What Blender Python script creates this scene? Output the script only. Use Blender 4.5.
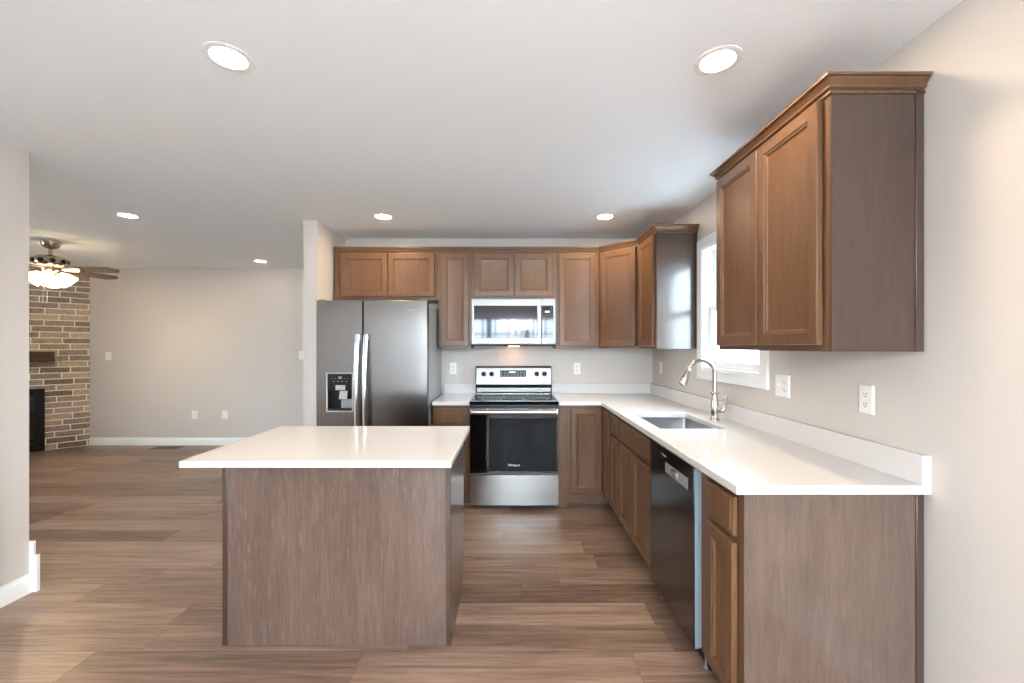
import bpy, bmesh, math, random
from mathutils import Vector, Matrix

for o in list(bpy.data.objects):
    bpy.data.objects.remove(o, do_unlink=True)
C = bpy.context.scene.collection
IN = 0.0254                      # the plan is measured in inches
sc = bpy.context.scene
random.seed(4)

# ------------------------------------------------------------------ camera
cam_d = bpy.data.cameras.new('camera')
cam_d.sensor_width = 36.0
cam_d.lens = 420.0 / 1024.0 * 36.0
cam_d.shift_y = 5.0 / 1024.0
cam_d.clip_start = 0.05
cam = bpy.data.objects.new('camera', cam_d)
cam.location = (0, 0, 54.7 * IN)
cam.rotation_euler = (math.pi / 2, 0, 0)
C.objects.link(cam)
sc.camera = cam

# ------------------------------------------------------------------ sky and exposure
SKY = 22.0
world = bpy.data.worlds.new('overcast_sky')
sc.world = world
world.use_nodes = True
wn, wl = world.node_tree.nodes, world.node_tree.links
wn.clear()
w_out = wn.new('ShaderNodeOutputWorld')
w_bg = wn.new('ShaderNodeBackground')
w_tc = wn.new('ShaderNodeTexCoord')
w_sep = wn.new('ShaderNodeSeparateXYZ')
w_ramp = wn.new('ShaderNodeValToRGB')
w_ramp.color_ramp.elements[0].position = 0.46
w_ramp.color_ramp.elements[0].color = (0.16, 0.155, 0.15, 1)
w_ramp.color_ramp.elements[1].position = 0.52
w_ramp.color_ramp.elements[1].color = (0.71, 0.87, 1.0, 1)
w_map = wn.new('ShaderNodeMapRange')
w_map.inputs['From Min'].default_value = -1
w_map.inputs['From Max'].default_value = 1
wl.new(w_tc.outputs['Generated'], w_sep.inputs[0])
wl.new(w_sep.outputs['Z'], w_map.inputs['Value'])
wl.new(w_map.outputs[0], w_ramp.inputs[0])
wl.new(w_ramp.outputs[0], w_bg.inputs['Color'])
w_bg.inputs['Strength'].default_value = SKY
wl.new(w_bg.outputs[0], w_out.inputs['Surface'])

sc.view_settings.view_transform = 'Standard'
sc.view_settings.look = 'None'
sc.view_settings.gamma = 1
sc.view_settings.use_curve_mapping = False
sc.view_settings.exposure = 0.62
sc.cycles.max_bounces = 10
sc.cycles.diffuse_bounces = 6
sc.cycles.glossy_bounces = 5
sc.cycles.sample_clamp_indirect = 6.0
sc.cycles.caustics_reflective = False

def portal(name, loc, rot, sx, sy):
    """marks a window opening through which the sky light enters"""
    d = bpy.data.lights.new(name, 'AREA')
    d.shape = 'RECTANGLE'
    d.size, d.size_y = sx * IN, sy * IN
    d.cycles.is_portal = True
    o = bpy.data.objects.new(name, d)
    o.location = [c * IN for c in loc]
    o.rotation_euler = rot
    C.objects.link(o)
    return o
H90 = math.pi / 2
portal('portal_dining_window', (-4, -115.5, 51), (H90, 0, 0), 114, 68)
portal('portal_sink_window', (62, 109.2, 65.7), (H90, 0, H90), 30, 36)
portal('portal_added_fill_window', (-281.5, 90, 56), (H90, 0, -H90), 46, 62)  # for the unseen window added to fill the family room with daylight
LAMP = (1.0, 0.77, 0.48)
LAMP_POWER = 200.0
CHANDELIER_POWER = 130.0
FAN_POWER = 9.0
FAN_BULB_POWER = 560.0

# ------------------------------------------------------------------ materials
def srgb(r, g, b):
    f = lambda c: (c / 255 / 12.92) if c / 255 <= 0.04045 else ((c / 255 + 0.055) / 1.055) ** 2.4
    return (f(r), f(g), f(b), 1)

def mat(name, col, rough=0.5, metal=0.0, spec=0.5, coat=0.0, emit=None, estr=0.0, aniso=0.0):
    m = bpy.data.materials.new(name)
    m.use_nodes = True
    b = m.node_tree.nodes['Principled BSDF']
    b.inputs['Base Color'].default_value = col
    b.inputs['Roughness'].default_value = rough
    b.inputs['Metallic'].default_value = metal
    b.inputs['Specular IOR Level'].default_value = spec
    b.inputs['Coat Weight'].default_value = coat
    b.inputs['Coat Roughness'].default_value = 0.1
    if aniso:
        b.inputs['Anisotropic'].default_value = aniso
    if emit:
        b.inputs['Emission Color'].default_value = emit
        b.inputs['Emission Strength'].default_value = estr
    return m

class NT:
    """small helper to wire node trees"""
    def __init__(s, m):
        s.m = m; s.n = m.node_tree.nodes; s.l = m.node_tree.links
        s.b = s.n['Principled BSDF']
    def pos(s, scale=(1, 1, 1)):
        g = s.n.new('ShaderNodeNewGeometry'); mp = s.n.new('ShaderNodeMapping')
        mp.inputs['Scale'].default_value = scale
        s.l.new(g.outputs['Position'], mp.inputs['Vector'])
        return mp.outputs['Vector']
    def noise(s, vec, scale=1, detail=4, rough=0.55, dist=0.0):
        t = s.n.new('ShaderNodeTexNoise')
        t.inputs['Scale'].default_value = scale; t.inputs['Detail'].default_value = detail
        t.inputs['Roughness'].default_value = rough; t.inputs['Distortion'].default_value = dist
        s.l.new(vec, t.inputs['Vector'])
        return t.outputs['Fac']
    def ramp(s, fac, stops, interp='LINEAR'):
        r = s.n.new('ShaderNodeValToRGB'); cr = r.color_ramp; cr.interpolation = interp
        while len(cr.elements) < len(stops): cr.elements.new(0.5)
        for e, (p, c) in zip(cr.elements, stops):
            e.position = p; e.color = c
        s.l.new(fac, r.inputs[0])
        return r.outputs['Color']
    def math(s, op, a, b=None, c=None):
        t = s.n.new('ShaderNodeMath'); t.operation = op
        for i, v in enumerate((a, b, c)):
            if v is None: continue
            if isinstance(v, (int, float)): t.inputs[i].default_value = v
            else: s.l.new(v, t.inputs[i])
        return t.outputs[0]
    def mix(s, fac, a, b, blend='MIX'):
        t = s.n.new('ShaderNodeMix'); t.data_type = 'RGBA'; t.blend_type = blend
        for key, v in (('Factor', fac), ('A', a), ('B', b)):
            sock = [i for i in t.inputs if i.name == key and (i.type == 'RGBA' or (key == 'Factor' and i.type == 'VALUE'))][0]
            if isinstance(v, (int, float)): sock.default_value = v
            elif isinstance(v, tuple): sock.default_value = v
            else: s.l.new(v, sock)
        return [o for o in t.outputs if o.type == 'RGBA'][0]
    def bump(s, h, strength=0.2, dist=0.002):
        t = s.n.new('ShaderNodeBump'); t.inputs['Strength'].default_value = strength
        t.inputs['Distance'].default_value = dist
        s.l.new(h, t.inputs['Height']); s.l.new(t.outputs[0], s.b.inputs['Normal'])
    def color(s, c): s.l.new(c, s.b.inputs['Base Color'])
    def rough(s, r): s.l.new(r, s.b.inputs['Roughness'])

def paint(name, col, rough=0.6):
    m = mat(name, col, rough, spec=0.3); t = NT(m)
    t.bump(t.noise(t.pos(), 260, 2), 0.04, 0.001)
    return m
M = {}
M['wall'] = paint('greige_wall_paint', srgb(206, 199, 193))
M['ceiling'] = paint('white_ceiling_paint', srgb(245, 250, 254), 0.8)
M['trim'] = mat('white_trim_paint', srgb(240, 240, 240), 0.35)
M['plate'] = mat('white_plastic', srgb(240, 238, 236), 0.35)
M['slot'] = mat('dark_slot', srgb(70, 66, 64), 0.5)
M['vinyl'] = mat('white_vinyl', srgb(238, 240, 243), 0.35)

def wood(name, dark, light, scale=(34, 34, 3.4), rough=0.34, coat=0.08, coat_rough=0.2, fleck=0.0):
    m = mat(name, light, rough, spec=0.36, coat=coat); t = NT(m)
    m.node_tree.nodes['Principled BSDF'].inputs['Coat Roughness'].default_value = coat_rough
    a = t.noise(t.pos(scale), 1.0, 6, 0.6, 1.2)
    f = t.noise(t.pos((scale[0] * 9, scale[1] * 9, scale[2] * 6)), 1.0, 3, 0.6)
    blotch = t.noise(t.pos((3.2, 3.2, 1.4)), 1.0, 3)
    v = t.math('ADD', t.math('MULTIPLY', a, 0.40), t.math('ADD', t.math('MULTIPLY', f, 0.30), t.math('MULTIPLY', blotch, 0.30)))
    c = t.ramp(v, [(0.34, dark), (0.66, light)])
    if fleck:      # pale cathedral flecks of the sliced veneer
        k = t.noise(t.pos((48, 48, 5.5)), 1.0, 3, 0.5, 2.0)
        big = t.noise(t.pos((2.5, 2.5, 1.2)), 1.0, 2)
        k = t.math('MULTIPLY', t.math('MULTIPLY', t.math('MAXIMUM', t.math('SUBTRACT', k, 0.56), 0.0), 7.0), t.math('MULTIPLY', big, fleck))
        c = t.mix(k, c, tuple(min(1, x * 1.6) for x in light[:3]) + (1,))
    t.color(c)
    t.bump(f, 0.05, 0.001)
    return m
M['wood'] = wood('stained_maple', srgb(78, 53, 36), srgb(112, 81, 57))
M['veneer'] = wood('stained_maple_veneer', srgb(74, 59, 51), srgb(111, 91, 80), (30, 30, 2.6), 0.32, 0.6, 0.14)
M['veneer_figured'] = wood('figured_maple_veneer', srgb(76, 60, 52), srgb(113, 92, 81), (30, 30, 2.6), 0.32, 0.6, 0.14, 0.6)
M['veneer_dark'] = wood('shaded_side_and_strip_veneer', srgb(48, 35, 28), srgb(74, 56, 45), (30, 30, 2.6), 0.32, 0.75, 0.14)  # shade on the upper side panels put into the colour; strips share it
M['kick'] = wood('toe_kick_wood', srgb(88, 68, 56), srgb(112, 90, 76))

M['quartz'] = mat('white_quartz', srgb(238, 233, 231), 0.09, spec=0.38)
t = NT(M['quartz'])
t.color(t.ramp(t.noise(t.pos(), 420, 3), [(0.35, srgb(212, 208, 206)), (0.6, srgb(221, 217, 215))]))

def brushed(name, col, rough, along='z', amp=0.08):
    m = mat(name, col, rough, metal=1.0); t = NT(m)
    sc_ = {'z': (700, 700, 6), 'x': (6, 700, 700), 'y': (700, 6, 700)}[along]
    n = t.noise(t.pos(sc_), 1.0, 2)
    t.rough(t.math('ADD', t.math('MULTIPLY', n, amp), rough - amp / 2))
    return m
M['steel'] = brushed('brushed_stainless', srgb(166, 165, 164), 0.24, 'x')
M['steel_panel'] = brushed('satin_stainless', srgb(138, 137, 136), 0.42, 'x')
M['steel_fridge'] = brushed('fridge_stainless', srgb(116, 111, 108), 0.24, 'x')
fb_ = M['steel_fridge'].node_tree.nodes['Principled BSDF']
fb_.inputs['Anisotropic'].default_value = 0.8
fb_.inputs['Anisotropic Rotation'].default_value = 0.0
M['steel_bright'] = mat('polished_stainless', srgb(222, 222, 222), 0.16, metal=1.0)
M['steel_sink'] = brushed('sink_stainless', srgb(190, 190, 192), 0.22, 'y')
M['nickel'] = mat('brushed_nickel', srgb(196, 188, 180), 0.2, metal=1.0)
M['black_steel'] = brushed('black_stainless', srgb(104, 102, 104), 0.2, 'y')
M['door_edge'] = mat('window_reflection_door_edge', srgb(128, 140, 152), 0.35, spec=0.5)  # window reflection on the dishwasher door's side put into the base colour
M['grey_metal'] = mat('grey_painted_metal', srgb(150, 150, 151), 0.35, spec=0.5)
M['black_glass'] = mat('black_glass', srgb(8, 8, 9), 0.04, spec=0.6)
M['cooktop_glass'] = mat('black_cooktop_glass', srgb(9, 9, 10), 0.2, spec=0.02)
M['oven_window'] = mat('smoked_oven_glass', srgb(13, 13, 14), 0.09, spec=0.13)
M['mirror_glass'] = mat('dark_mirror_glass', srgb(60, 60, 62), 0.05, metal=0.9)
M['black'] = mat('black_plastic', srgb(12, 12, 13), 0.3, spec=0.3)
M['black_soft'] = mat('matte_black', srgb(14, 14, 14), 0.6)
M['silver'] = mat('silver_plastic', srgb(178, 178, 180), 0.35, metal=0.5)
M['ring'] = mat('burner_ring', srgb(70, 70, 72), 0.3)
M['mark'] = mat('pale_print', srgb(130, 132, 132), 0.5)
M['logo'] = mat('chrome_letters', srgb(235, 235, 235), 0.25, metal=0.7)
M['display'] = mat('control_display', srgb(20, 26, 23), 0.35, spec=0.25)
M['digits'] = mat('lit_digits', srgb(210, 235, 225), 0.4, emit=srgb(210, 235, 225), estr=1.2)
M['lens'] = mat('lit_lamp_lens', (1, 1, 1, 1), 0.5, emit=(*LAMP, 1), estr=LAMP_POWER)
M['lens_dim'] = mat('dim_lamp_lens', (1, 1, 1, 1), 0.5, emit=(1.0, 0.88, 0.72, 1), estr=LAMP_POWER * 0.2)
M['shade'] = mat('lit_frosted_glass', (1, 1, 1, 1), 0.5, emit=(1.0, 0.74, 0.42, 1), estr=FAN_POWER)
M['fan_bulb'] = mat('lit_fan_bulb', (1, 1, 1, 1), 0.5, emit=(1.0, 0.75, 0.46, 1), estr=FAN_BULB_POWER)
M['chandelier_shade'] = mat('lit_chandelier_glass', (1, 1, 1, 1), 0.5, emit=(1.0, 0.98, 0.96, 1), estr=CHANDELIER_POWER)
M['bulb_warm'] = mat('lit_cooktop_lamp', (1, 1, 1, 1), 0.5, emit=(1.0, 0.52, 0.24, 1), estr=22)
M['fan_blade'] = wood('grey_driftwood_blade', srgb(88, 74, 64), srgb(128, 112, 98), (10, 10, 10), 0.4)
M['bronze_nickel'] = mat('warm_fan_nickel', srgb(176, 160, 140), 0.2, metal=1.0)
M['mantel'] = wood('dark_mantel_wood', srgb(48, 28, 20), srgb(80, 48, 34), (4, 4, 30), 0.4)
M['register'] = mat('brown_register', srgb(72, 54, 44), 0.4, metal=0.3)
M['fence'] = wood('pale_fence_boards', srgb(150, 148, 145), srgb(180, 178, 175), (20, 20, 2), 0.7)
M['batten'] = mat('grey_fence_batten', srgb(46, 48, 52), 0.7)
M['ground'] = mat('pale_bounce_ground', srgb(226, 227, 230), 0.9)  # ground colour set very pale to bounce skylight up to the ceiling

m = bpy.data.materials.new('window_glass'); m.use_nodes = True; M['glass'] = m
n_, l_ = m.node_tree.nodes, m.node_tree.links
n_.clear()
o_ = n_.new('ShaderNodeOutputMaterial'); mx = n_.new('ShaderNodeMixShader'); tr = n_.new('ShaderNodeBsdfTransparent')
gl = n_.new('ShaderNodeBsdfGlossy'); fr = n_.new('ShaderNodeMath'); lw = n_.new('ShaderNodeLayerWeight')
gl.inputs['Roughness'].default_value = 0.02; fr.operation = 'POWER'; fr.inputs[1].default_value = 5.0; lw.inputs['Blend'].default_value = 0.5; l_.new(lw.outputs['Facing'], fr.inputs[0])
tr.inputs['Color'].default_value = (0.95, 0.97, 0.97, 1)
l_.new(fr.outputs[0], mx.inputs[0]); l_.new(tr.outputs[0], mx.inputs[1]); l_.new(gl.outputs[0], mx.inputs[2]); l_.new(mx.outputs[0], o_.inputs[0])

def planks():
    m = mat('brown_plank_floor', (0.2, 0.13, 0.1, 1), 0.38, spec=0.45); t = NT(m)
    W, L = 7.1 * IN, 48 * IN
    g = t.n.new('ShaderNodeNewGeometry'); sp = t.n.new('ShaderNodeSeparateXYZ')
    t.l.new(g.outputs['Position'], sp.inputs[0])
    yy = t.math('DIVIDE', t.math('ADD', sp.outputs['Y'], 0.07), W)
    row = t.math('FLOOR', yy)
    wn1 = t.n.new('ShaderNodeTexWhiteNoise'); wn1.noise_dimensions = '1D'
    t.l.new(row, wn1.inputs['W'])
    xx = t.math('ADD', t.math('DIVIDE', sp.outputs['X'], L), t.math('MULTIPLY', wn1.outputs['Value'], 3.7))
    col = t.math('FLOOR', xx)
    cb = t.n.new('ShaderNodeCombineXYZ'); t.l.new(row, cb.inputs[0]); t.l.new(col, cb.inputs[1])
    wn2 = t.n.new('ShaderNodeTexWhiteNoise'); wn2.noise_dimensions = '2D'
    t.l.new(cb.outputs[0], wn2.inputs['Vector'])
    # grain runs along X and is shifted per plank
    cb2 = t.n.new('ShaderNodeCombineXYZ')
    t.l.new(t.math('ADD', t.math('MULTIPLY', sp.outputs['X'], 1.5), t.math('MULTIPLY', wn2.outputs['Value'], 40)), cb2.inputs[0])
    t.l.new(t.math('MULTIPLY', sp.outputs['Y'], 30), cb2.inputs[1])
    t.l.new(t.math('MULTIPLY', wn2.outputs['Value'], 17), cb2.inputs[2])
    gr = t.noise(cb2.outputs[0], 1.0, 6, 0.62, 0.9)
    cb3 = t.n.new('ShaderNodeCombineXYZ')
    t.l.new(t.math('MULTIPLY', sp.outputs['X'], 9), cb3.inputs[0]); t.l.new(t.math('MULTIPLY', sp.outputs['Y'], 260), cb3.inputs[1])
    fine = t.noise(cb3.outputs[0], 1.0, 3)
    v = t.math('ADD', t.math('MULTIPLY', gr, 0.58), t.math('ADD', t.math('MULTIPLY', fine, 0.24), t.math('MULTIPLY', wn2.outputs['Value'], 0.18)))
    c = t.ramp(v, [(0.34, srgb(78, 59, 49)), (0.5, srgb(124, 100, 85)), (0.66, srgb(158, 132, 114))])
    fy = t.math('FRACT', yy); fx = t.math('FRACT', xx)
    ey = t.math('MINIMUM', fy, t.math('SUBTRACT', 1.0, fy))
    ex = t.math('MINIMUM', fx, t.math('SUBTRACT', 1.0, fx))
    seam = t.math('MAXIMUM', t.math('LESS_THAN', ey, 0.009), t.math('LESS_THAN', ex, 0.0013))
    c = t.mix(t.math('MULTIPLY', seam, 0.55), c, srgb(48, 36, 30))
    t.color(c)
    t.rough(t.math('ADD', t.math('MULTIPLY', fine, 0.12), 0.30))
    t.bump(t.math('SUBTRACT', t.math('MULTIPLY', fine, 0.3), seam), 0.12, 0.001)
    return m
M['floor'] = planks()

def bricks():
    m = mat('tan_grey_brick', (0.4, 0.34, 0.28, 1), 0.85, spec=0.2); t = NT(m)
    g = t.n.new('ShaderNodeNewGeometry'); sp = t.n.new('ShaderNodeSeparateXYZ')
    t.l.new(g.outputs['Position'], sp.inputs[0])
    L, Hh = 11.2 * IN, 3.12 * IN
    # distance along the diagonal brick face
    along = t.math('MULTIPLY', t.math('ADD', sp.outputs['X'], sp.outputs['Y']), 0.7071)
    wob = t.math('MULTIPLY', t.math('SUBTRACT', t.noise(t.pos(), 14, 2), 0.5), 0.012)
    vv = t.math('DIVIDE', t.math('ADD', sp.outputs['Z'], wob), Hh)
    row = t.math('FLOOR', vv)
    wn1 = t.n.new('ShaderNodeTexWhiteNoise'); wn1.noise_dimensions = '1D'; t.l.new(row, wn1.inputs['W'])
    half = t.math('MULTIPLY', t.math('MODULO', t.math('ADD', row, 100.0), 2.0), 0.5)
    uu = t.math('ADD', t.math('DIVIDE', t.math('ADD', along, wob), L), t.math('ADD', half, t.math('MULTIPLY', wn1.outputs['Value'], 0.3)))
    col = t.math('FLOOR', uu)
    cb = t.n.new('ShaderNodeCombineXYZ'); t.l.new(row, cb.inputs[0]); t.l.new(col, cb.inputs[1])
    wn2 = t.n.new('ShaderNodeTexWhiteNoise'); wn2.noise_dimensions = '2D'; t.l.new(cb.outputs[0], wn2.inputs['Vector'])
    c = t.ramp(wn2.outputs['Value'], [(0.0, srgb(196, 188, 180)), (0.22, srgb(168, 158, 148)), (0.42, srgb(214, 203, 186)), (0.6, srgb(130, 116, 104)), (0.78, srgb(190, 174, 148)), (0.92, srgb(160, 156, 152))])
    blot = t.noise(t.pos(), 34, 4)
    c = t.mix(0.55, c, t.ramp(blot, [(0.3, srgb(120, 106, 94)), (0.7, srgb(205, 192, 176))]), 'OVERLAY')
    fu = t.math('FRACT', uu); fv = t.math('FRACT', vv)
    eu = t.math('MULTIPLY', t.math('MINIMUM', fu, t.math('SUBTRACT', 1.0, fu)), L)
    ev = t.math('MULTIPLY', t.math('MINIMUM', fv, t.math('SUBTRACT', 1.0, fv)), Hh)
    mort = t.math('LESS_THAN', t.math('MINIMUM', eu, ev), 0.0062)
    t.color(t.mix(mort, c, srgb(246, 242, 236)))
    t.bump(t.math('ADD', t.math('MULTIPLY', t.math('SUBTRACT', 1.0, mort), 1.0), t.math('MULTIPLY', blot, 0.5)), 0.6, 0.006)
    return m
M['brick'] = bricks()

# ------------------------------------------------------------------ mesh helpers (inches in, metres out)
class MB:
    def __init__(s): s.v = []; s.f = []
    def _add(s, pts): i = len(s.v); s.v.extend([Vector(p) for p in pts]); return i
    def box(s, x0, x1, y0, y1, z0, z1):
        i = s._add([(x0, y0, z0), (x1, y0, z0), (x1, y1, z0), (x0, y1, z0), (x0, y0, z1), (x1, y0, z1), (x1, y1, z1), (x0, y1, z1)])
        for q in ((0, 3, 2, 1), (4, 5, 6, 7), (0, 1, 5, 4), (1, 2, 6, 5), (2, 3, 7, 6), (3, 0, 4, 7)):
            s.f.append([i + k for k in q])
        return s
    def loops(s, ls, cap0=True, cap1=True):
        n = len(ls[0]); idx = [s._add(l) for l in ls]
        for a, b in zip(idx, idx[1:]):
            for k in range(n):
                s.f.append([a + k, a + (k + 1) % n, b + (k + 1) % n, b + k])
        if cap0: s.f.append([idx[0] + k for k in range(n)][::-1])
        if cap1: s.f.append([idx[-1] + k for k in range(n)])
        return s
    def prism(s, poly, z0, z1):
        return s.loops([[(x, y, z0) for x, y in poly], [(x, y, z1) for x, y in poly]])
    def lathe(s, c, prof, n=24, axis=(0, 0, 1), cap=True):
        ax = Vector(axis).normalized()
        a = Vector((1, 0, 0)) if abs(ax.x) < 0.9 else Vector((0, 1, 0))
        e1 = (a - ax * a.dot(ax)).normalized(); e2 = ax.cross(e1)
        c = Vector(c)
        ls = [[c + ax * h + (e1 * math.cos(2 * math.pi * k / n) + e2 * math.sin(2 * math.pi * k / n)) * max(r, 0.001) for k in range(n)] for r, h in prof]
        return s.loops(ls, cap, cap)
    def tube(s, pts, r, n=12, cap=True):
        pts = [Vector(p) for p in pts]; ls = []
        rs = r if isinstance(r, (list, tuple)) else [r] * len(pts)
        prev = None
        for i, p in enumerate(pts):
            d = (pts[min(i + 1, len(pts) - 1)] - pts[max(i - 1, 0)]).normalized()
            if prev is None:
                a = Vector((0, 0, 1)) if abs(d.z) < 0.9 else Vector((1, 0, 0))
                e1 = (a - d * a.dot(d)).normalized()
            else:
                e1 = (prev - d * prev.dot(d)).normalized()
            prev = e1; e2 = d.cross(e1)
            ls.append([p + (e1 * math.cos(2 * math.pi * k / n) + e2 * math.sin(2 * math.pi * k / n)) * rs[i] for k in range(n)])
        return s.loops(ls, cap, cap)
    def cells(s, us, vs, keep, w0, w1, axes='xyz'):
        """grid slab; us, vs cut positions, keep(u, v) says which cells are solid; axes maps (u, v, w)"""
        def P(u, v, w):
            d = {axes[0]: u, axes[1]: v, axes[2]: w}
            return (d['x'], d['y'], d['z'])
        ids = {}
        def vid(i, j, k):
            if (i, j, k) not in ids:
                ids[(i, j, k)] = s._add([P(us[i], vs[j], (w0, w1)[k])])
            return ids[(i, j, k)]
        nu, nv = len(us) - 1, len(vs) - 1
        K = [[keep((us[i] + us[i + 1]) / 2, (vs[j] + vs[j + 1]) / 2) for j in range(nv)] for i in range(nu)]
        k_ = lambda i, j: 0 <= i < nu and 0 <= j < nv and K[i][j]
        for i in range(nu):
            for j in range(nv):
                if not K[i][j]: continue
                for k in (0, 1):
                    s.f.append([vid(i, j, k), vid(i + 1, j, k), vid(i + 1, j + 1, k), vid(i, j + 1, k)])
                for (di, dj, a, b) in ((-1, 0, (i, j), (i, j + 1)), (1, 0, (i + 1, j), (i + 1, j + 1)), (0, -1, (i, j), (i + 1, j)), (0, 1, (i, j + 1), (i + 1, j + 1))):
                    if not k_(i + di, j + dj):
                        s.f.append([vid(*a, 0), vid(*b, 0), vid(*b, 1), vid(*a, 1)])
        return s
    def sweep(s, prof, path):
        """profile [(out, z)] along an XY path, mitred; 'out' is to the right of the travel direction"""
        path = [Vector((p[0], p[1])) for p in path]; ls = []
        nrm = []
        for a, b in zip(path, path[1:]):
            d = (b - a).normalized(); nrm.append(Vector((d.y, -d.x)))
        for i, p in enumerate(path):
            if i == 0: mvec = nrm[0]
            elif i == len(path) - 1: mvec = nrm[-1]
            else:
                mvec = (nrm[i - 1] + nrm[i]).normalized()
                mvec = mvec / max(mvec.dot(nrm[i]), 0.2)
            ls.append([(p.x + mvec.x * o, p.y + mvec.y * o, z) for o, z in prof])
        return s.loops(ls)
    def panel(s, O, U, N, w, h, steps):
        """nested rectangles: steps [(inset, depth)] on the plane at O spanned by U and up; last one is filled"""
        O, U, N = Vector(O), Vector(U).normalized(), Vector(N).normalized(); Z = Vector((0, 0, 1))
        ls = [[O + U * a + Z * b + N * d for a, b in ((i, i), (w - i, i), (w - i, h - i), (i, h - i))] for i, d in steps]
        return s.loops(ls)
    def obox(s, O, U, N, u0, u1, n0, n1, z0, z1):
        """box on a vertical plane: along U, along outward N, and up"""
        O, U, N = Vector(O), Vector(U).normalized(), Vector(N).normalized(); Z = Vector((0, 0, 1))
        ls = [[O + U * a + N * b + Z * z for a, b in ((u0, n0), (u1, n0), (u1, n1), (u0, n1))] for z in (z0, z1)]
        return s.loops(ls)
    def build(s, name, m, parent=None, bevel=0.0, smooth=True, seg=2, ang=35):
        base = Vector(parent['_w']) if parent is not None and '_w' in parent else Vector((0, 0, 0))
        me = bpy.data.meshes.new(name)
        me.from_pydata([(v - base) * IN for v in s.v], [], s.f)
        bm = bmesh.new(); bm.from_mesh(me)
        bmesh.ops.recalc_face_normals(bm, faces=bm.faces); bm.to_mesh(me); bm.free()
        me.materials.append(m if not isinstance(m, str) else M[m])
        o = bpy.data.objects.new(name, me); C.objects.link(o)
        if smooth:
            me.polygons.foreach_set('use_smooth', [True] * len(me.polygons))
            me.set_sharp_from_angle(angle=math.radians(ang))
        if bevel:
            b = o.modifiers.new('bevel', 'BEVEL'); b.width = bevel * IN; b.segments = seg
            b.limit_method = 'ANGLE'; b.angle_limit = math.radians(40); b.harden_normals = False
        if parent is not None:
            o.parent = parent; o['_w'] = tuple(base)
        else: o['_w'] = (0.0, 0.0, 0.0)
        return o

def tag(o, label, cat, group=None):
    o['label'] = label; o['category'] = cat
    if group: o['group'] = group
    return o
def thing(name, loc, label, cat, group=None):
    o = bpy.data.objects.new(name, None); C.objects.link(o)
    o.location = [c * IN for c in loc]; o['_w'] = tuple(float(c) for c in loc)
    o.empty_display_size = 0.05
    return tag(o, label, cat, group)
def structure(o): o['kind'] = 'structure'; return o
def lettering(text, name, size, loc, rot, parent, m='logo', depth=0.03):
    """raised letters; size in inches, text centred on loc"""
    cu = bpy.data.curves.new(name, 'FONT'); cu.body = text; cu.size = size * IN; cu.extrude = depth * IN / 2
    cu.align_x = 'CENTER'; cu.align_y = 'CENTER'; cu.resolution_u = 3
    tmp = bpy.data.objects.new('tmp', cu); C.objects.link(tmp)
    me = bpy.data.meshes.new_from_object(tmp.evaluated_get(bpy.context.evaluated_depsgraph_get()))
    bpy.data.objects.remove(tmp); bpy.data.curves.remove(cu)
    me.materials.clear(); me.materials.append(M[m])
    o = bpy.data.objects.new(name, me); C.objects.link(o)
    base = Vector(parent['_w'])
    o.parent = parent; o.location = (Vector(loc) - base) * IN; o.rotation_euler = rot
    return o

# ------------------------------------------------------------------ the room
XW, YB, H = 56.4, 168.5, 98.0
YF = 233.0
structure(MB().box(-300, 62, -120, 240, -2, 0).build('floor', 'floor'))
structure(MB().box(-300, 62, -120, 240, H, H + 4).build('ceiling', 'ceiling'))
WY0, WY1, WZ0, WZ1 = 94.7, 123.8, 48.0, 83.5       # opening of the window over the sink
structure(MB().cells([-120, WY0, WY1, YB + 5], [0, WZ0, WZ1, H], lambda u, v: not (WY0 < u < WY1 and WZ0 < v < WZ1), XW, XW + 5, 'yzx').build('wall_right', 'wall'))
structure(MB().box(-66.9, XW, YB, YB + 5, 0, H).build('wall_back', 'wall'))
structure(MB().box(-71.8, -66.9, 144.5, YF, 0, H).build('wall_partition', 'wall'))
structure(MB().box(-240, -71.8, YF, YF + 5, 0, H).build('wall_far', 'wall'))
structure(MB().box(-113, -107.5, -115, 93.5, 0, H).build('wall_left', 'wall'))
BX0, BX1, BZ0, BZ1 = -60, 52, 18, 84
structure(MB().cells([-107.5, BX0, BX1, XW], [0, BZ0, BZ1, H], lambda u, v: not (BX0 < u < BX1 and BZ0 < v < BZ1), -115, -110, 'xzy').build('wall_front', 'wall'))
structure(MB().cells([-5, 68, 112, 240], [0, 26, 86, H], lambda u, v: not (68 < u < 112 and 26 < v < 86), -281, -276, 'yzx').build('wall_family_side', 'wall'))
structure(MB().box(-276, -113, -5, 0, 0, H).build('wall_family_front', 'wall'))
# diagonal brick chimney breast across the corner of the family room
fb0 = Vector((-234.2, YF)); fd = Vector((-0.7071, -0.7071)); fn = Vector((0.7071, -0.7071))
p1 = fb0 + fd * 60
structure(MB().prism([(fb0.x, fb0.y), (p1.x, p1.y), (p1.x, YF + 4), (fb0.x, YF + 4)], 0, H).build('wall_brick', 'brick'))
FO = (fb0.x, fb0.y, 0)

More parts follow.
